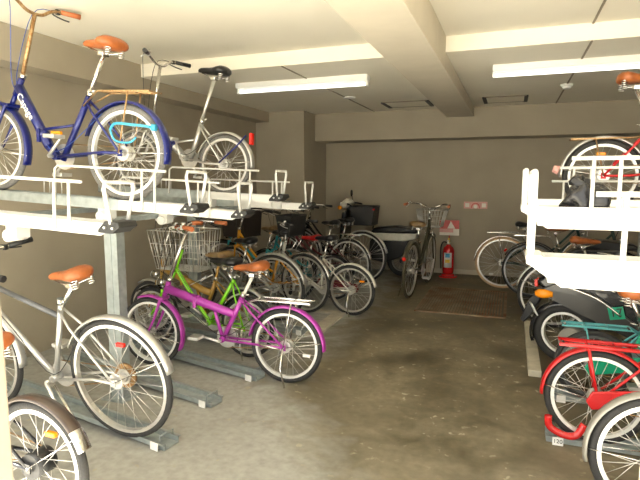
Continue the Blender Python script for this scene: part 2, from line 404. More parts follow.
def basket(par, x0, x1, z0, z1, m, w0=.14, w1=.19, dense=True, slope=.05):
    b = MB()
    def P(u, v, t): # u 0..1 x, v -1..1 y, t 0..1 height
        ww = w0+(w1-w0)*t; xa = x0+slope*(1-t)*.4; xb = x1-slope*(1-t)
        return (xa+(xb-xa)*u, v*ww, z0+(z1-z0)*t)
    for t_ in (0, .33, .66, 1.):
        b.tube([P(0, -1, t_), P(1, -1, t_), P(1, 1, t_), P(0, 1, t_), P(0, -1, t_)], .005 if t_ == 1 else .003, 6)
    n = 9 if dense else 6
    for k in range(n+1):
        u = k/n
        for sd in (-1, 1): b.tube([P(u, sd, 0), P(u, sd, 1)], .0036, 5)
        v = -1+2*u
        b.tube([P(0, v, 1), P(0, v, 0), P(1, v, 0), P(1, v, 1)], .0036, 5)
    for k in range(5): b.tube([P(k/4, -1, 0), P(k/4, 1, 0)], .0028, 5)
    return b.build('basket', m, par)
def solid_basket(par, x0, x1, z0, z1, m, w=.17):
    b = MB()
    for s in (-1, 1): b.prism([(x0, z1), (x1, z1), (x1-.05, z0), (x0+.03, z0)], min(s*w, s*(w-.008)), max(s*w, s*(w-.008)), .003)
    b.box((x0+.02, -w, z0), (x1-.04, w, z0+.008)).box((x0, -w, z1-.02), (x0+.008, w, z1))
    b.prism([(x1-.008, z1), (x1, z1), (x1-.05, z0), (x1-.058, z0)], -w, w).prism([(x0, z1), (x0+.008, z1), (x0+.038, z0), (x0+.03, z0)], -w, w)
    b.tube([(x0, -w, z1), (x1, -w, z1), (x1, w, z1), (x0, w, z1), (x0, -w, z1)], .007, 8)
    return b.build('basket', m, par)

def bike(label, loc, h, grp, R=.33, wb=1.05, z0=0., lean=0., pitch=0., col='silver', style='city', col2=None, tw=.036, rim='alloy', tire='rubber',
         bb=None, st=None, sad=None, hb=None, ht=None, bar=None, bart='city', sadm='leather', tilt=0., grip='black_plastic', fen='silver', fa=(12, 168), ffa=(50, 195),
         ffen=None, rack=None, rackz=None, bsk=None, guard=None, stand=True, light=True, refl=False, rrad=.0052, motor=False, pedal='alloy', rr=None, fr=None,
         extra=None, crank=30, cable='cable', barw=.27, sadL=.27, sadW=.19, stay=None, dpost='chrome', stem='chrome', name='bicycle', spokes=28, turn=0):
    t = empty(name, (loc[0], loc[1], z0), label=label, cat='bicycle', group=grp)
    t.matrix_world = Matrix.Translation((loc[0], loc[1], z0)) @ Matrix.Rotation(rad(h), 4, 'Z') @ Matrix.Rotation(rad(lean), 4, 'X') @ Matrix.Rotation(rad(-pitch), 4, 'Y')
    wb_ = wb; A = V(0, R); F = V(wb_, R)
    bb = bb or (wb*.41, max(.26, R*.86)); BB = V(*bb)
    st = st or (wb*.30, .62); ST = V(*st)
    sad = sad or (st[0]-.05, st[1]+.17)
    hb = hb or (wb-.13, max(2*R+.035, .62)); HB = V(*hb)
    ht = ht or (hb[0]-.04, hb[1]+.14); HT = V(*ht)
    bar = bar or (ht[0]-.03, ht[1]+.15); BR = V(*bar)
    wheel('rear_wheel', 0, R, tw, t, rim, tire, .03 if not motor else .03, spokes, refl=rr)
    wheel('front_wheel', wb_, R, tw, t, rim, tire, .075 if motor else .016, spokes, motor=motor, refl=fr)
    # frame
    f = MB(); sdir = (BB-ST).normalized()
    y = .055
    if style == 'fold':
        hd = (HT+HB)/2; mid = BB+(ST-BB)*.56
        f.tube([HT, HB], .019, 12)
        knee = (mid[0]+.10, 0, mid[2]+.025)
        f.tube([hd, hd+(Vector(knee)-hd)*.52, Vector(knee), mid], [.034, .030], 14)
        f.tube([hd+(Vector(knee)-hd)*.85, BB+Vector((.01, 0, .01))], .014, 10)
        f.tube([BB, ST], .0185, 12); f.tube([BB-V(0, 0, .035), BB+V(0, 0, .035)], .022, 12)
    elif style == 'fold2':   # thick tube dropping to the bottom bracket
        hd = (HT+HB)/2; lo = BB+Vector((.07, 0, .06))
        f.tube([HT, HB], .020, 12); f.tube([hd, lo], .031, 14); f.tube([lo, BB], [.030, .024], 12)
        f.tube([BB+Vector((-.04, 0, -.02)), ST], .0195, 12); f.tube([BB-V(0, 0, .035), BB+V(0, 0, .035)], .022, 12)
        f.tube([BB+(ST-BB)*.5, (hd+(lo-hd)*.72)], .009, 8)
    elif style == 'diamond':
        f.tube([HT, HB], .019, 12); f.tube([HB+(HT-HB)*.2, BB], .017, 12); f.tube([BB, ST], .016, 12)
        f.tube([BB-V(0, 0, .035), BB+V(0, 0, .035)], .021, 12)
    else:                    # step-through
        f.tube([HT, HB], .019, 12)
        a = HB+(HT-HB)*.15; f.tube([a, a+(BB-a)*.35+Vector((-.05, 0, -.08)), a+(BB-a)*.7+Vector((-.03, 0, -.055)), BB], .0165, 12, True)
        b = HB+(HT-HB)*.8; e = BB+(ST-BB)*.35
        if style == 'city2': f.tube([b, b+(e-b)*.35+Vector((-.045, 0, -.09)), b+(e-b)*.7+Vector((-.02, 0, -.07)), e], .014, 12, True)
        f.tube([BB, ST], .016, 12); f.tube([BB-V(0, 0, .035), BB+V(0, 0, .035)], .021, 12)
    fo = f.build('frame', col, t)
    if style == 'diamond':
        MB().tube([HT+(HB-HT)*.2, ST+(BB-ST)*.2], .0155, 12).build('top_tube', col2 or col, fo)
    if style.startswith('fold'):
        q = (hd+(Vector(knee)-hd)*.55) if style == 'fold' else (hd+(lo-hd)*.8)
        d = ((Vector(knee) if style == 'fold' else lo)-hd).normalized()
        MB().tube([q-d*.018, q+d*.018], .038, 16).box(q+Vector((-.012, .03, -.05)), q+Vector((.012, .045, .035)), bev=.003).build('hinge', col if style == 'fold' else 'blue', fo)
    s = MB()
    for sg in (-1, 1):
        ys = sg*y
        s.tube([BB+V(-.03, 0, sg*.03), A+V(.14, 0, ys*.9), A+V(0, 0, ys)], .009, 8)
        s.box(A+V(-.016, -.02, ys-.003), A+V(.016, .02, ys+.003))
    s.build('chain_stays', col if not stay else stay, fo)
    s = MB(); top = ST+(BB-ST)*.10
    for sg in (-1, 1): s.tube([top+V(0, 0, sg*.014), top+(A-top)*.25+V(0, 0, sg*.042), A+V(0, 0, sg*y)], .0075, 8)
    s.build('seat_stays', stay or (col2 or col), fo)
    # fork
    fk = MB(); ax = (HB-HT).normalized(); crown = F+(HB-F).normalized()*(R+.03)
    if crown.z > HB.z: crown = HB.copy()
    fk.tube([HB, crown], .015, 10); fk.box(crown+Vector((-.02, -.05, -.012)), crown+Vector((.02, .05, .012)), bev=.005)
    for sg in (-1, 1): fk.tube([crown+V(0, 0, sg*.045), crown+(F-crown)*.55+V(-.012, 0, sg*.05), F+V(0, 0, sg*.052)], [.0125, .008], 8, True)
    fk.build('fork', col, t)
    MB().cyl(HT, HT+(HT-HB).normalized()*.03, .022, 14).build('headset', 'chrome', fo)
    # post and saddle
    S = V(*sad)
    sp = MB().tube([ST+(BB-ST).normalized()*.05, S], .0128, 12)
    po = sp.build('seat_post', dpost, t)
    MB().cyl(ST-(ST-BB).normalized()*.02, ST+(ST-BB).normalized()*.012, .022, 14).tube([ST+V(-.01, 0, .02), ST+V(-.06, .01, .03)], .005, 6).build('seat_clamp', 'chrome', po)
    saddle(t, S[0], S[2]+.012, sadm, L=sadL, W=sadW, tilt=tilt)
    # handlebar
    hbm = MB(); bw = barw; gp = []
    if bart == 'city':
        hbm.tube([HT, BR], .0115, 10)
        for sg in (-1, 1):
            P = [BR, BR+V(.05, .015, sg*.07), BR+V(.06, .05, sg*.15), BR+V(.0, .065, sg*.22), BR+V(-.10, .055, sg*(bw-.01)), BR+V(-.20, .045, sg*bw)]
            P = [BR+Matrix.Rotation(rad(turn), 3, 'Z') @ (q-BR) for q in P]
            hbm.tube(P, .0105, 10, True); gp.append((P[-2]+(P[-1]-P[-2])*.0, P[-1], sg))
    elif bart == 'fold':
        hbm.tube([HT, BR], [.0145, .0125], 12)
        for sg in (-1, 1):
            P = [BR, BR+V(0., .01, sg*.06), BR+V(.0, .05, sg*.13), BR+V(-.03, .06, sg*.2), BR+V(-.08, .055, sg*bw)]
            P = [BR+Matrix.Rotation(rad(turn), 3, 'Z') @ (q-BR) for q in P]
            hbm.tube(P, .0105, 10, True); gp.append((P[-2]+(P[-1]-P[-2])*-.2, P[-1], sg))
    else:
        hbm.tube([HT, BR], .0125, 10)
        for sg in (-1, 1):
            P = [BR, BR+V(0., .0, sg*.1), BR+V(-.05, .02, sg*bw)]
            P = [BR+Matrix.Rotation(rad(turn), 3, 'Z') @ (q-BR) for q in P]
            hbm.tube(P, .0105, 10, True); gp.append((P[-2]+(P[-1]-P[-2])*.35, P[-1], sg))
    ho = hbm.build('handlebar', stem, t)
    for a, b, sg in gp:
        e = b+(b-a).normalized()*.012
        MB().tube([a, e], [.0155, .018], 12).build('grip', grip, ho)
        a2 = a-(b-a).normalized()*.02
        MB().box(a2-Vector((.012, .012, .02)), a2+Vector((.012, .012, .012)), bev=.003).tube([a2, a2+V(.045, -.012), a2+(b-a)*.55+V(.05, -.03), a2+(b-a)*.95+V(.042, -.038)], .0048, 6, True).build('brake_lever', 'alloy' if sg > 0 else 'black_plastic', ho)
    cb = MB()
    for sg in (-1, 1):
        a = gp[0 if sg < 0 else 1][0]
        cb.tube([a+V(.03, 0), BR+V(.11, .03, sg*.08), HT+V(.07, .03, sg*.02), HB+V(-.02, .03, sg*.02)], .0026, 5, True)
    cb.tube([HB+V(-.03, .04, .022), (HB+BB)/2+V(0, .035, .02), BB+V(-.02, .03, .03), ST+(A-ST)*.4+V(0, .02, .02)], .0026, 5, True)
    cb.build('brake_cable', cable, ho)
    MB().cyl(gp[1][0]+V(.02, .012, -.03), gp[1][0]+V(.02, .035, -.03), .022, 16, .014).build('bell', 'chrome', ho)
    # drive train (right side is -y)
    cx = MB().cyl(BB+V(0, 0, -.052), BB+V(0, 0, -.046), .082, 32)
    cx = cx.build('chainring', 'alloy', t)
    a = rad(crank)
    for sg in (-1, 1):
        d = V(math.cos(a)*.16, math.sin(a)*.16)*sg; yy = sg*.075
        ca = MB().tube([BB+V(0, 0, yy*.6), BB+V(0, 0, yy)], .011, 10).tube([BB+V(0, 0, yy), BB+d+V(0, 0, yy)], [.011, .008], 8).build('crank_arm', 'alloy', t)
        p = BB+d+V(0, 0, yy+sg*.055)
        MB().box(p+Vector((-.042, -.045, -.012)), p+Vector((.042, .045, .012)), bev=.004).cyl(BB+d+V(0, 0, yy), p, .006, 8).build('pedal', pedal, ca)
    ch = MB(); cr = .082; fr_ = .036; yc = -.049
    P = [BB+V(cr*math.sin(q)*1, cr*math.cos(q), yc) for q in [PI*k/8 for k in range(9)]]
    P += [A+V(-fr_*math.sin(q), -fr_*math.cos(q), yc) for q in [PI*k/8 for k in range(9)]]
    P.append(P[0]); ch.tube(P, .0035, 5); ch.build('chain', 'rusty', t)
    MB().cyl(A+V(0, 0, -.054), A+V(0, 0, -.036), .038 if not extra or 'bigcog' not in extra else .07, 24).build('sprocket', 'rusty' if extra and 'bigcog' in extra else 'alloy', t)
    if guard:
        MB().prism([(BB.x+.10, BB.z+.02), (BB.x+.07, BB.z+.09), (BB.x, BB.z+.11), (-.03, R+.055), (-.06, R), (-.03, R-.045), (BB.x-.05, BB.z+.02), (BB.x-.02, BB.z-.04), (BB.x+.05, BB.z-.05)], -.075, -.058, .006).build('chain_guard', guard, t)
    # fenders
    if fen:
        rf = MB().arc(A, R+.022, rad(fa[0]), rad(fa[1]), tw+.022, .014).build('rear_fender', fen, t)
        b = MB()
        an = rad(fa[1]-12)
        for sg in (-1, 1): b.tube([A+V(0, 0, sg*.06), A+V(math.cos(an)*(R+.02), math.sin(an)*(R+.02), sg*.02)], .0028, 5)
        b.build('fender_stay', 'chrome', rf)
        ff = MB().arc(F, R+.022, rad(ffa[0]), rad(ffa[1]), tw+.022, .014).build('front_fender', ffen or fen, t)
        b = MB(); an = rad(ffa[1]-12)
        for sg in (-1, 1): b.tube([F+V(0, 0, sg*.056), F+V(math.cos(an)*(R+.02), math.sin(an)*(R+.02), sg*.02)], .0028, 5)
        b.build('fender_stay', 'chrome', ff)
        if refl:
            an = rad(fa[1]-8); p = A+V(math.cos(an)*(R+.034), math.sin(an)*(R+.034))
            MB().cyl(p, p+V(math.cos(an)*.022, math.sin(an)*.022), .022, 16).build('rear_reflector', 'reflector_red', t)
    else:
        if refl: MB().box(ST+V(-.09, -.03, -.02), ST+V(-.07, .01, .02), bev=.003).build('rear_reflector', 'reflector_red', t)
    if light:
        p = crown+V(.04, .06)
        MB().tube([crown+V(.01, 0), p+V(-.01, 0)], .006, 6).cyl(p+V(-.03, 0), p+V(.035, 0), .022, 16, .034).build('headlight', 'chrome', t)
        MB().cyl(p+V(.035, 0), p+V(.042, 0), .032, 16).build('lens', 'lens_white', t.children[-1])
    if rack:
        rz_ = rackz or 2*R+.06; xa, xb = -.19, .20
        if rack == 'rusty' and R < .3: xa, xb = -.2, .16
        b = MB()
        for sg in (-1, 1):
            b.tube([V(xa, rz_, sg*.035), V(xa-.01, rz_, sg*.055), V(xb, rz_, sg*.055), ST+(BB-ST)*.2+V(-.015, 0, sg*.02)], rrad, 8)
            b.tube([V(-.06, rz_, sg*.055), A+V(0, 0, sg*.066)], rrad*.92, 8)
            b.tube([V(xa+.02, rz_, sg*.02), V(xb-.02, rz_, sg*.02)], .004, 6)
        for q in (xa, xa+.13, xa+.26, xb): b.tube([V(q, rz_, -.055), V(q, rz_, .055)], .0045, 6)
        b.build('rear_rack', rack, t)
    if stand:
        b = MB().tube([A+V(.02, -.01, .07), A+V(.17, .02, .085)], .0065, 8).tube([A+V(.0, .0, .07), A+V(.01, -R*.5, .10), V(-.035, .012, .13)], .0065, 8)
        b.build('kickstand', 'chrome', t)
    if bsk:
        k, x0, x1, z0_, z1_ = bsk
        if k == 'wire': basket(t, x0, x1, z0_, z1_, 'alloy')
        elif k == 'wiredark': basket(t, x0, x1, z0_, z1_, 'dark_mesh')
        else: solid_basket(t, x0, x1, z0_, z1_, 'dark_mesh' if k == 'dark' else 'black_plastic')
        MB().tube([V(x0+.05, z0_, .05), V(x0-.0, z0_-.05, .05), F+V(0, 0, .06)], .004, 6).tube([V(x0+.05, z0_, -.05), V(x0-.0, z0_-.05, -.05), F+V(0, 0, -.06)], .004, 6).build('basket_stay', 'chrome', t)
    return t

LB = 'bicycles parked along the left side'; RB = 'bicycles parked along the right side'
# --- left side, near to far
b_near = bike('small black bicycle low at the front left corner, half hidden by the door frame', (-1.815, 1.52), 178, LB, R=.27, wb=.98, col='brown_paint', style='fold', fen='brown_paint', tw=.04,
     fa=(20, 158), rim='alloy', sad=(.30, .685), st=(.30, .50), bb=(.40, .27), bar=(.72, .92), hb=(.88, .57), ht=(.85, .68), grip='black_plastic', rr=(rad(120), 'reflector_orange'), light=False, stand=False, stay='black_paint')
MB().cyl((0, -.045, .27), (0, .045, .27), .055, 24).build('drum_hub', 'black_plastic', b_near)
MB().arc((0, 0, .27), .294, rad(140), rad(158), .066, .014).build('fender_tip', 'chrome', b_near)
b_silver = bike('large silver and graphite city bicycle with brown saddle in the nearest left floor track', (-1.955, 2.205), 178.5, LB, R=.345, wb=1.09, z0=.028, lean=-6, tw=.034, col='silver', style='diamond', col2='graphite',
     stay='silver', bb=(.475, .285), st=(.35, .76), sad=(.25, .85), hb=(1.0, .745), ht=(.975, .86), bar=(.93, 1.0), bart='flat', sadm='leather', tilt=-6, fen='silver', fa=(25, 166), ffa=(60, 185), grip='black_plastic',
     crank=245, extra='bigcog', rr=(rad(100), 'reflector_red'), barw=.29, sadL=.28, sadW=.17, dpost='chrome', light=False, rim='alloy', stand=False)
MB().tube([(.44, .05, .26), (.30, .075, .10), (.27, .09, .09)], .009, 8).build('kickstand', 'chrome', b_silver)
b_purple = bike('purple folding bicycle with brown saddle standing at the aisle edge', (-1.46, 3.275), 182, LB, R=.272, wb=1.13, col='magenta', style='fold', tw=.038, rim='bright_rim',
     bb=(.50, .275), st=(.33, .62), sad=(.255, .76), hb=(1.0, .565), ht=(.955, .68), bar=(.80, 1.05), bart='fold', sadm='leather', tilt=-3, fen='magenta', fa=(10, 182), ffa=(70, 205), grip='orange_grip',
     stem='chrome', turn=24, rack='chrome', rackz=.60, crank=12, rr=(rad(200), 'lens_white'), stand=True, light=False, dpost='white_paint', barw=.26)
b_lime = bike('lime green step-through bicycle with black saddle, directly behind the purple one', (-1.98, 3.66), 176, LB, R=.25, wb=.97, col='lime', style='city', tw=.036, rim='alloy',
     bb=(.36, .25), st=(.10, .66), sad=(.19, .715), sadL=.30, hb=(.72, .66), ht=(.64, .86), bar=(.58, 1.02), bart='city', sadm='black_vinyl', tilt=2, fen='black_paint', fa=(15, 160), grip='orange_grip', stay='lime')
b_gold = bike('gold folding bicycle with brown grips and wire basket beside the lime one', (-2.15, 3.92), 178, LB, R=.25, wb=1.0, col='gold', style='fold', tw=.038, rim='alloy',
     bb=(.40, .26), st=(.27, .58), sad=(.24, .72), hb=(.87, .56), ht=(.86, .72), bar=(.74, 1.06), bart='city', sadm='brown_vinyl', fen='silver', fa=(15, 165), ffa=(60, 180), grip='black_plastic', bsk=('wire', .34, .86, .65, 1.0), dpost='gold')
b_grey = bike('grey step-through bicycle with broad silver rear fender behind the gold one', (-2.229, 4.74), 175, LB, R=.345, wb=1.05, col='grey_paint', style='city2', tw=.036, rim='alloy',
     bb=(.44, .28), st=(.36, .60), sad=(.33, .75), hb=(.92, .70), ht=(.89, .86), bar=(.84, 1.0), sadm='black_vinyl', fen='silver', fa=(15, 168), lean=-2)
b_amber = bike('amber yellow framed bicycle with chrome rear fender among the left row', (-2.07, 5.15), 166, LB, R=.325, wb=1.06, col='amber', style='city2', tw=.034, rim='alloy',
     bb=(.46, .28), st=(.36, .62), sad=(.30, .80), hb=(.97, .70), ht=(.95, .86), bar=(.88, 1.02), sadm='black_vinyl', fen='chrome', fa=(15, 165))
b_white = bike('white bicycle with white fenders and its rear wheel out past the kerb', (-1.565, 5.22), 172.5, LB, R=.272, wb=.99, col='white_paint', style='city', tw=.036, rim='alloy',
     bb=(.36, .26), st=(.33, .62), sad=(.29, .75), hb=(.86, .60), ht=(.82, .74), bar=(.76, .92), sadm='black_vinyl', fen='white_paint', fa=(15, 168), guard='burgundy', rr=(rad(140), 'reflector_orange'), bsk=('black', .64, .84, .82, 1.05), grip='black_plastic')
b_teal = bike('teal bicycle with brown saddle behind the amber one', (-2.42, 5.62), 170, LB, R=.33, wb=1.05, col='teal', style='city2', tw=.034, rim='alloy',
     st=(.36, .62), sad=(.30, .79), bar=(.86, 1.04), sadm='brown_vinyl', fen='black_paint', bsk=('dark', .56, .96, .74, 1.12), sadW=.21)
b_teal2 = bike('teal bicycle with bright red saddle behind the white one', (-1.98, 5.86), 170, LB, R=.27, wb=.98, col='teal', style='city2', tw=.034, rim='alloy',
     st=(.33, .56), sad=(.31, .665), bar=(.80, 1.0), sadm='red_vinyl', fen='black_paint')
b_far1 = bike('bicycle with white front-lit wheel rims behind the red saddled one', (-2.0, 6.55), 168, LB, R=.33, wb=1.05, col='burgundy', style='city2', tw=.032, rim='bright_rim', sadm='black_vinyl', fen='chrome', fa=(40, 165), rack='chrome', rr=(rad(60), 'lens_white'), bar=(.86, 1.0), sad=(.28, .80))
b_far2 = bike('farthest bicycle of the left row with silver fender, before the back scooter', (-1.93, 7.0), 170, LB, R=.36, wb=1.05, col='black_paint', style='city2', tw=.034, rim='bright_rim', sadm='black_vinyl', fen='silver', fa=(15, 168), bar=(.86, 1.0), sad=(.28, .80))
# --- upper left
b_blue = bike('blue folding bicycle with brown saddle on the upper left rack', (-2.19, 2.55), 180, 'bicycles on the upper racks', R=.288, wb=1.08, z0=1.315, pitch=3, col='blue', style='fold2', tw=.040, rim='bright_rim', tire='grey_rubber',
     bb=(.53, .25), st=(.265, .64), sad=(.165, .855), hb=(.88, .63), ht=(.82, .735), bar=(.70, 1.12), bart='fold', sadm='leather', tilt=6, fen='blue', fa=(18, 190), ffa=(50, 200), grip='orange_grip', rack='rusty', rackz=.645,
     cable='blue_cable', light=False, stem='rusty', crank=132, stand=False, stay='blue', sadL=.27, sadW=.23, spokes=36)
text('lettering', 'Capage', .064, 'letter_white', b_blue, Matrix.Translation((.762, .0335, .553)) @ Matrix.Rotation(rad(180), 4, 'Z') @ Matrix.Rotation(rad(90), 4, 'X') @ Matrix.Rotation(rad(-54), 4, 'Z'))
MB().tube([(.05, .075, .42), (.0, .09, .455), (-.12, .09, .45), (-.2, .08, .445), (-.225, .05, .44)], .008, 8, True).tube([(-.225, .05, .44), (-.25, .045, .44)], .02, 12).tube([(.05, .075, .42), (.02, .07, .36), (-.08, .07, .35), (-.13, .07, .38)], .006, 8, True).build('cable_lock', 'blue_vinyl', b_blue)
MB().box((.385, .10, .375), (.455, .125, .40), bev=.004).build('tube_reflector', 'reflector_orange', b_blue)
b_sf = bike('silver folding bicycle with black saddle on the upper left rack', (-2.19, 3.70), 180, 'bicycles on the upper racks', R=.238, wb=.86, z0=1.33, pitch=3, col='silver', style='fold2', tw=.034, rim='alloy', tire='grey_rubber',
     bb=(.37, .27), st=(.22, .58), sad=(.115, .90), hb=(.74, .50), ht=(.70, .60), bar=(.635, 1.02), bart='fold', sadm='black_vinyl', tilt=6, fen='silver', fa=(10, 185), ffa=(50, 190), grip='black_plastic',
     light=False, refl=False, crank=70, stand=False, dpost='alloy', sadL=.28, sadW=.18, barw=.29, ffen='silver')
MB().tube([(.02, .06, .25), (-.12, .06, .37), (-.2, .03, .47)], .007, 8).build('blue_strut', 'blue', b_sf)
MB().box((-.245, -.02, .40), (-.225, .03, .49), bev=.004).build('rear_reflector', 'reflector_red', b_sf)
# --- middle, seen from behind
b_mid = bike('olive old bicycle seen from behind facing the back wall, with wire basket', (-1.129, 6.24), 86, None, R=.345, wb=1.06, col='olive', style='city2', tw=.04, rim='alloy', tire='olive_rubber',
     bb=(.46, .29), st=(.37, .66), sad=(.28, .82), hb=(.93, .74), ht=(.90, .90), bar=(.86, 1.06), sadm='brown_vinyl', fen='olive', fa=(12, 160), grip='orange_grip', bsk=('wire', .90, 1.2, .80, 1.03), rack=None, barw=.29, lean=2, sadW=.22, refl=True)
# --- right side, far to near
b_tan = bike('bicycle with tan tyres and silver fender near the back wall on the right', (-.081, 7.24), 3, RB, R=.345, wb=1.04, col='dark_green', style='city2', tw=.034, rim='alloy', tire='tan_rubber', sadm='black_vinyl', fen='chrome', fa=(35, 178), rack='chrome', rackz=.75, refl=False, rr=(rad(230), 'lens_white'))
b_drk = bike('dark bicycle with black tyres and red reflector in front of the tan tyred one', (.256, 6.8), 0, RB, R=.335, wb=1.04, col='dark_green', style='city2', tw=.03, rim='graphite', sadm='leather', fen='black_paint', fa=(20, 150), rack='chrome', rackz=.76, lean=-4, refl=True)
b_tl3 = bike('teal bicycle seen through the gap of the right rack', (.42, 5.45), 0, RB, R=.33, wb=1.04, col='light_teal', style='diamond', tw=.034, rim='alloy', sadm='leather', fen='silver', sad=(.24, .80), st=(.30, .66))
b_tlr = bike('teal bicycle with teal rear rack between the scooter and the red bicycle', (.54, 3.66), 0, RB, R=.235, wb=.95, z0=.012, col='light_teal', style='city2', tw=.036, rim='graphite', sadm='leather', fen=None, rack='light_teal', rackz=.50, refl=False,
     bb=(.36, .25), st=(.26, .52), sad=(.17, .755), hb=(.80, .52), guard='green_plastic', dpost='chrome')
MB().prism([(.20, .40), (.46, .44), (.50, .56), (.24, .53)], -.10, -.085, .01).build('side_panel', 'green_plastic', b_tlr)
b_red = bike('red bicycle with red rear rack and white rims in the right floor track', (.475, 3.04), 0, RB, R=.262, wb=1.0, z0=.014, col='red', style='city2', tw=.038, rim='bright_rim', sadm='leather', fen='red', fa=(18, 182), rack='red', rackz=.555, rrad=.009,
     bb=(.38, .27), st=(.24, .55), sad=(.19, .785), hb=(.85, .56), guard='red', stand=False)
MB().tube([(-.235, -.04, .14), (-.225, -.045, .08), (-.15, -.05, .045), (-.09, -.05, .055), (-.055, -.04, .12)], .02, 10, True).build('wheel_lock', 'ext_red', b_red)
b_nr = bike('bicycle with grey fender and lime stays cut off by the right edge, nearest of all', (.63, 2.42), 0, RB, R=.27, wb=1.0, z0=0, lean=-4, col='chartreuse', style='city2', tw=.038, rim='bright_rim', sadm='leather', fen='grey_paint', fa=(18, 190),
     st=(.28, .58), sad=(.20, .80), refl=False, stand=True)
b_ru = bike('red mini bicycle on the upper right rack with rusty rear rack', (.578, 4.03), 0, 'bicycles on the upper racks', R=.25, wb=.95, z0=1.222, col='red', style='city', tw=.038, rim='bright_rim', sadm='leather', fen='silver', fa=(15, 182),
     rack='rusty', rackz=.50, refl=False, bb=(.38, .27), st=(.25, .58), sad=(.17, .82), tilt=0, stand=False, rr=(rad(95), 'reflector_orange'))
MB().tube([(-.275, 0, .29), (-.31, 0, .30)], [.032, .024], 14).build('tail_light', 'sign_pink', b_ru)

# ------------------------------------------------------------------ scooters
def panel(t, name, pts, y0, y1, m, bev=.02): return MB().prism(pts, y0, y1, bev, 3).build(name, m, t)
def small_wheel(name, x, R, par, rim, tw=.09):
    o = MB().ring((0, 0, 0), R-tw-.012, R-tw+.006, .06).build(name, rim, par); o.location = (x, 0, R)
    MB().torus((0, 0, 0), R-tw*.5, tw*.52, 44, 12, tw*.48).build('tire', 'rubber', o)
    s = MB()
    for i in range(18):
        a = 2*PI*i/18; sd = 1 if i % 2 else -1
        s.tube([(.035*math.cos(a+.5), sd*.03, .035*math.sin(a+.5)), ((R-tw-.01)*math.cos(a), 0, (R-tw-.01)*math.sin(a))], .0022, 5)
    s.build('spokes', 'chrome', o); MB().cyl((0, -.06, 0), (0, .06, 0), .035, 18).build('hub', 'black_plastic', o)
    return o
def dark_scooter(loc, rz, label, plate=True):
    t = empty('motor_scooter', loc, (0, rad(-2), rad(rz)), label, 'scooter')
    small_wheel('rear_wheel', 0, .24, t, 'bright_rim', .075); small_wheel('front_wheel', 1.18, .24, t, 'bright_rim', .075)
    panel(t, 'rear_body', [(-.20, .66), (-.10, .74), (.30, .74), (.52, .64), (.62, .44), (.60, .34), (.42, .34), (.18, .46), (-.10, .56)], -.13, .13, 'black_paint', .03)
    sp_ = panel(t, 'side_panel', [(-.17, .60), (-.04, .66), (.22, .60), (.50, .40), (.58, .30), (.46, .29), (.22, .40), (-.05, .52)], -.155, .155, 'charcoal_panel', .012)
    MB().tube([(.02, -.163, .645), (.24, -.163, .57), (.40, -.163, .455)], .009, 8, True).build('highlight_strip', 'chrome', sp_)  # highlights on the dark panel, built as chrome strips
    MB().tube([(.10, -.14, .70), (.24, -.14, .675), (.36, -.14, .62)], .009, 8, True).build('highlight_strip', 'chrome', sp_)
    panel(t, 'seat', [(-.06, .74), (-.04, .80), (.18, .82), (.44, .78), (.50, .72), (.30, .72)], -.12, .12, 'black_vinyl', .025)
    panel(t, 'footboard', [(.50, .28), (.95, .28), (.95, .33), (.50, .36)], -.15, .15, 'black_paint', .012)
    panel(t, 'leg_shield', [(.90, .28), (1.0, .28), (1.04, .5), (.98, .90), (.92, .94), (.94, .6)], -.17, .17, 'black_paint', .015)
    MB().arc((1.18, 0, .24), .27, rad(20), rad(170), .12, .03, .004).build('front_fender', 'black_paint', t)
    MB().arc((0, 0, .24), .268, rad(60), rad(200), .13, .035, .004).build('rear_mudguard', 'black_paint', t)
    MB().tube([(.98, 0, .85), (.93, 0, 1.0)], .02, 10).tube([(.93, 0, 1.0), (.90, .15, 1.04), (.82, .30, 1.02)], .011, 8, True).tube([(.93, 0, 1.0), (.90, -.15, 1.04), (.82, -.30, 1.02)], .011, 8, True).build('handlebar', 'black_plastic', t)
    for s in (-1, 1):
        MB().loft([(-.17, .60, .02, .012), (-.145, .60, .034, .028), (-.10, .60, .036, .032), (-.04, .60, .02, .02)], 12).build('turn_signal', 'reflector_orange', t, Matrix.Translation((-.02, s*.155, -.03)))
    MB().box((-.225, -.05, .60), (-.195, .05, .66), bev=.008).build('tail_light', 'reflector_red', t)
    MB().box((-.006, -.075, -.05), (.004, .075, .05), rot=None, bev=.003).build('number_plate', 'tag_white', t, Matrix.Translation((-.225, -.07, .43)) @ Matrix.Rotation(rad(25), 4, 'Z') @ Matrix.Rotation(rad(-25), 4, 'Y'))
    MB().cyl((-.24, -.0, .56), (-.16, 0, .58), .01, 8).prism([(-.26, .50), (-.20, .56), (-.16, .54), (-.24, .38), (-.30, .30), (-.33, .32)], -.06, .06, .006).build('plate_bracket', 'black_plastic', t)
    MB().cyl((.06, .05, .22), (.06, -.12, .22), .09, 20).build('engine_case', 'grey_paint', t)
    return t
dark_scooter((.78, 6.05, 0), -4, 'dark motor scooter behind the right rack, glimpsed between the two nearest trays')
t = dark_scooter((.45, 4.42, 0), -16, 'black motor scooter with orange rear turn signal facing right')
# registration sticker on the side panel
st_ = MB().box((-.05, -.0015, -.045), (.05, .0015, .045)).build('sticker', 'green_plastic', t, Matrix.Translation((.37, -.160, .475)) @ Matrix.Rotation(rad(-12), 4, 'Y'))
text('sticker_number', '17', .085, 'ink', st_, Matrix.Translation((.370, -.1625, .476)) @ Matrix.Rotation(rad(-12), 4, 'Y') @ Matrix.Rotation(PI/2, 4, 'X'))

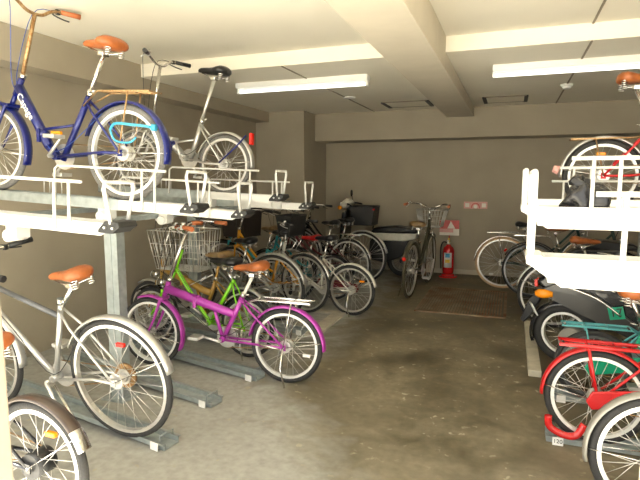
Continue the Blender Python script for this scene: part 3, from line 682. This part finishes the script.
t = empty('motor_scooter', (-1.50, 7.66, 0), (0, 0, rad(180)), 'black and white motor scooter against the back wall facing left', 'scooter')
small_wheel('rear_wheel', 0, .23, t, 'grey_paint', .08); small_wheel('front_wheel', 1.08, .23, t, 'grey_paint', .08)
panel(t, 'side_panel', [(-.24, .66), (.50, .65), (.50, .58), (.30, .54), (-.05, .54), (-.22, .58)], -.15, .15, 'white_paint', .02)
panel(t, 'under_body', [(-.15, .55), (.48, .57), (.50, .25), (.25, .2), (.0, .3)], -.11, .11, 'black_plastic', .02)
panel(t, 'seat', [(-.24, .66), (-.22, .72), (.08, .76), (.42, .73), (.48, .64)], -.13, .13, 'black_vinyl', .03)
panel(t, 'footboard', [(.45, .26), (.86, .26), (.86, .32), (.45, .34)], -.14, .14, 'black_plastic', .01)
panel(t, 'leg_shield', [(.84, .26), (.93, .26), (.95, .5), (.90, .95), (.83, .98), (.86, .6)], -.18, .18, 'black_paint', .015)
MB().loft([(-.09, 1.08, .02, .05), (-.05, 1.09, .055, .11), (.02, 1.08, .075, .12), (.07, 1.06, .06, .09), (.10, 1.05, .03, .06)], 16).build('headlight_cowl', 'white_paint', t, Matrix.Translation((.86, 0, 0)))
MB().cyl((.95, 0, 1.05), (.975, 0, 1.05), .045, 18).build('headlight', 'lens_white', t)
for s in (-1, 1):
    MB().loft([(-.03, 0, .015, .012), (0, 0, .034, .03), (.03, 0, .02, .02)], 12).build('turn_signal', 'reflector_orange', t, Matrix.Translation((.95, s*.12, 1.02)))
    MB().tube([(.84, s*.08, 1.06), (.80, s*.2, 1.08), (.72, s*.3, 1.06)], .012, 8, True).build('handlebar', 'black_plastic', t)
    if s > 0: continue
    m_ = MB().tube([(.84, s*.2, 1.1), (.86, s*.24, 1.18)], .006, 8).loft([(-.01, 0, .04, .03), (.0, 0, .055, .045), (.012, 0, .05, .04)], 14)
    m_.bm.verts.ensure_lookup_table()
    for v in list(m_.bm.verts)[16:]: v.co += Vector((.87, s*.24, 1.23))
    m_.build('mirror', 'black_plastic', t)
MB().arc((1.08, 0, .23), .26, rad(20), rad(170), .12, .03, .004).build('front_fender', 'black_paint', t)
MB().tube([(.86, 0, .95), (.84, 0, 1.05)], .03, 12).build('steering_column', 'black_plastic', t)
k = solid_basket(t, .40, .78, .76, 1.04, 'black_plastic', .18)
MB().box((.39, .17, .99), (.42, .185, 1.01)).build('reflector', 'reflector_red', k)
MB().tube([(.45, 0, .76), (.46, 0, .70)], .012, 8).tube([(.72, 0, .76), (.84, 0, .74)], .012, 8).build('basket_bracket', 'black_plastic', k)

# ------------------------------------------------------------------ extinguisher, signs, bag
t = empty('fire_extinguisher', (-.845, 7.83, 0), label='red fire extinguisher on a red stand before the back wall', cat='fire extinguisher')
MB().cyl((0, 0, 0), (0, 0, .022), .135, 28).cyl((0, 0, .02), (0, 0, .05), .1, 24, .085).build('stand', 'ext_red', t)
b = MB(); prof = [(.05, .05), (.078, .06), (.082, .1), (.082, .40), (.07, .44), (.035, .47), (.026, .49)]
b.ringstrip([[Vector((r*math.cos(2*PI*k/22), r*math.sin(2*PI*k/22), z)) for k in range(22)] for r, z in prof])
cy = b.build('cylinder', 'ext_red', t)
b = MB(); b.ringstrip([[Vector((.0835*math.cos(-PI/2-.75+1.5*k/9), .0835*math.sin(-PI/2-.75+1.5*k/9), z)) for k in range(10)]+[Vector((.0815*math.cos(-PI/2+.75-1.5*k/9), .0815*math.sin(-PI/2+.75-1.5*k/9), z)) for k in range(10)] for z in (.15, .37)]); b.build('label', 'tag_white', cy)
for z0_, z1_, mm in ((.30, .36, 'blue_vinyl'), (.22, .27, 'yellow')): MB().box((-.035, -.0845, z0_), (.03, -.0805, z1_)).build('pictogram', mm, cy)
MB().cyl((0, 0, .48), (0, 0, .52), .026, 14).box((-.012, -.12, .52), (.012, .03, .53)).box((-.012, -.13, .545), (.012, .03, .555)).box((-.012, .0, .52), (.012, .03, .555)).build('valve', 'bolt', t)
MB().cyl((0, .0, .50), (0, 0, .58), .02, 10, .012).build('safety_pin', 'yellow', t)
MB().tube([(0, 0, .5), (-.08, 0, .52), (-.115, 0, .40), (-.105, 0, .12)], .011, 8, True).build('hose', 'black_plastic', t)
t = empty('standing_sign', (-.865, 8.05, 0), label='pink and white square sign on a thin pole behind the extinguisher', cat='sign')
MB().tube([(0, 0, 0), (0, 0, .62)], .008, 8).cyl((0, 0, 0), (0, 0, .01), .06, 20).build('pole', 'ext_red', t)
p = MB().box((-.145, -.012, .60), (.145, -.004, .83)).build('panel', 'sign_white', t)
MB().box((-.145, -.0135, .70), (.145, -.0122, .83)).build('upper_field', 'sign_red', p)
MB().box((-.145, -.0135, .645), (.06, -.0122, .70)).build('middle_field', 'sign_pink', p)
MB().prism([(-.03, .705), (.02, .82), (.09, .705)], -.0148, -.0136).build('flame_mark', 'sign_white', p)
t = empty('wall_sign', (-.50, 8.13, 1.06), label='small pale pink rectangular sign high on the back wall', cat='sign')
MB().box((-.17, -.012, -.052), (.17, 0, .052), bev=.002).build('panel', 'sign_pink', t)
b = MB()
P = [Vector((.06*math.cos(a), -.0135, -.045+.075*math.sin(a))) for a in [PI*k/12 for k in range(13)]]
b.tube(P, .007, 6); b.build('arch_mark', 'sign_red', t)
MB().cyl((0, -.012, -.02), (0, -.0145, -.02), .028, 18).build('round_mark', 'sign_white', t)
for sx in (-.12, .12): MB().box((sx-.03, -.0135, -.03), (sx+.03, -.012, .03)).build('side_mark', 'sign_white', t)
# bag
b = MB(); bmesh.ops.create_icosphere(b.bm, subdivisions=4, radius=1)
rnd = random.Random(3); dirs = [(Vector((rnd.uniform(-1, 1), rnd.uniform(-1, 1), rnd.uniform(-1, 1))).normalized(), rnd.uniform(5, 12), rnd.uniform(0, 6)) for _ in range(9)]
for v in b.bm.verts:
    n = v.co.normalized(); k = 1+sum(math.sin(n.dot(d)*f_+p_) for d, f_, p_ in dirs)*.045
    v.co = Vector((n.x*.085*k*(1-.28*max(n.z, 0)), n.y*.055*k, max(n.z*.075*k, -.055)))
    if n.z > .75: v.co.z += .03*(n.z-.75)*4*(1 if n.x < .2 else .3); v.co.x -= .03
for f in b.bm.faces: f.smooth = True
o = b.build('plastic_bag', 'bag'); o.location = (.275, 2.26, 1.372)
tag(o, 'crumpled black plastic bag on the second right upper tray', 'bag')

# ------------------------------------------------------------------ light, sky, camera
w = bpy.data.worlds.new('sky'); bpy.context.scene.world = w; w.use_nodes = True
nt = w.node_tree; bg = nt.nodes['Background']
sk = nt.nodes.new('ShaderNodeTexSky'); sk.sky_type = 'NISHITA'; sk.sun_disc = False; sk.sun_elevation = rad(55); sk.sun_rotation = rad(200)
mx = nt.nodes.new('ShaderNodeMix'); mx.data_type = 'RGBA'; mx.inputs[0].default_value = .8; mx.inputs[7].default_value = (6., 5.8, 5.3, 1)
nt.links.new(sk.outputs[0], mx.inputs[6]); nt.links.new(mx.outputs[2], bg.inputs[0]); bg.inputs[1].default_value = .36
sun = bpy.data.lights.new('sun', 'SUN'); sun.energy = 23; sun.angle = rad(1.2); sun.color = (1, .96, .88)
so = bpy.data.objects.new('sun', sun); C.objects.link(so); so.rotation_euler = (rad(29), rad(-8), 0)
cam = bpy.data.cameras.new('camera'); co = bpy.data.objects.new('camera', cam); C.objects.link(co)
cam.sensor_width = 36; cam.lens = 36*518.6/640; cam.clip_start = .02
co.location = (0, 0, 1.45); co.rotation_euler = (rad(90-6.7), 0, rad(20.2))
sc = bpy.context.scene; sc.camera = co
sc.view_settings.view_transform = 'Standard'; sc.view_settings.look = 'None'; sc.view_settings.gamma = 1; sc.view_settings.use_curve_mapping = False
sc.view_settings.exposure = 0.6
sc.cycles.max_bounces = 10; sc.cycles.diffuse_bounces = 6
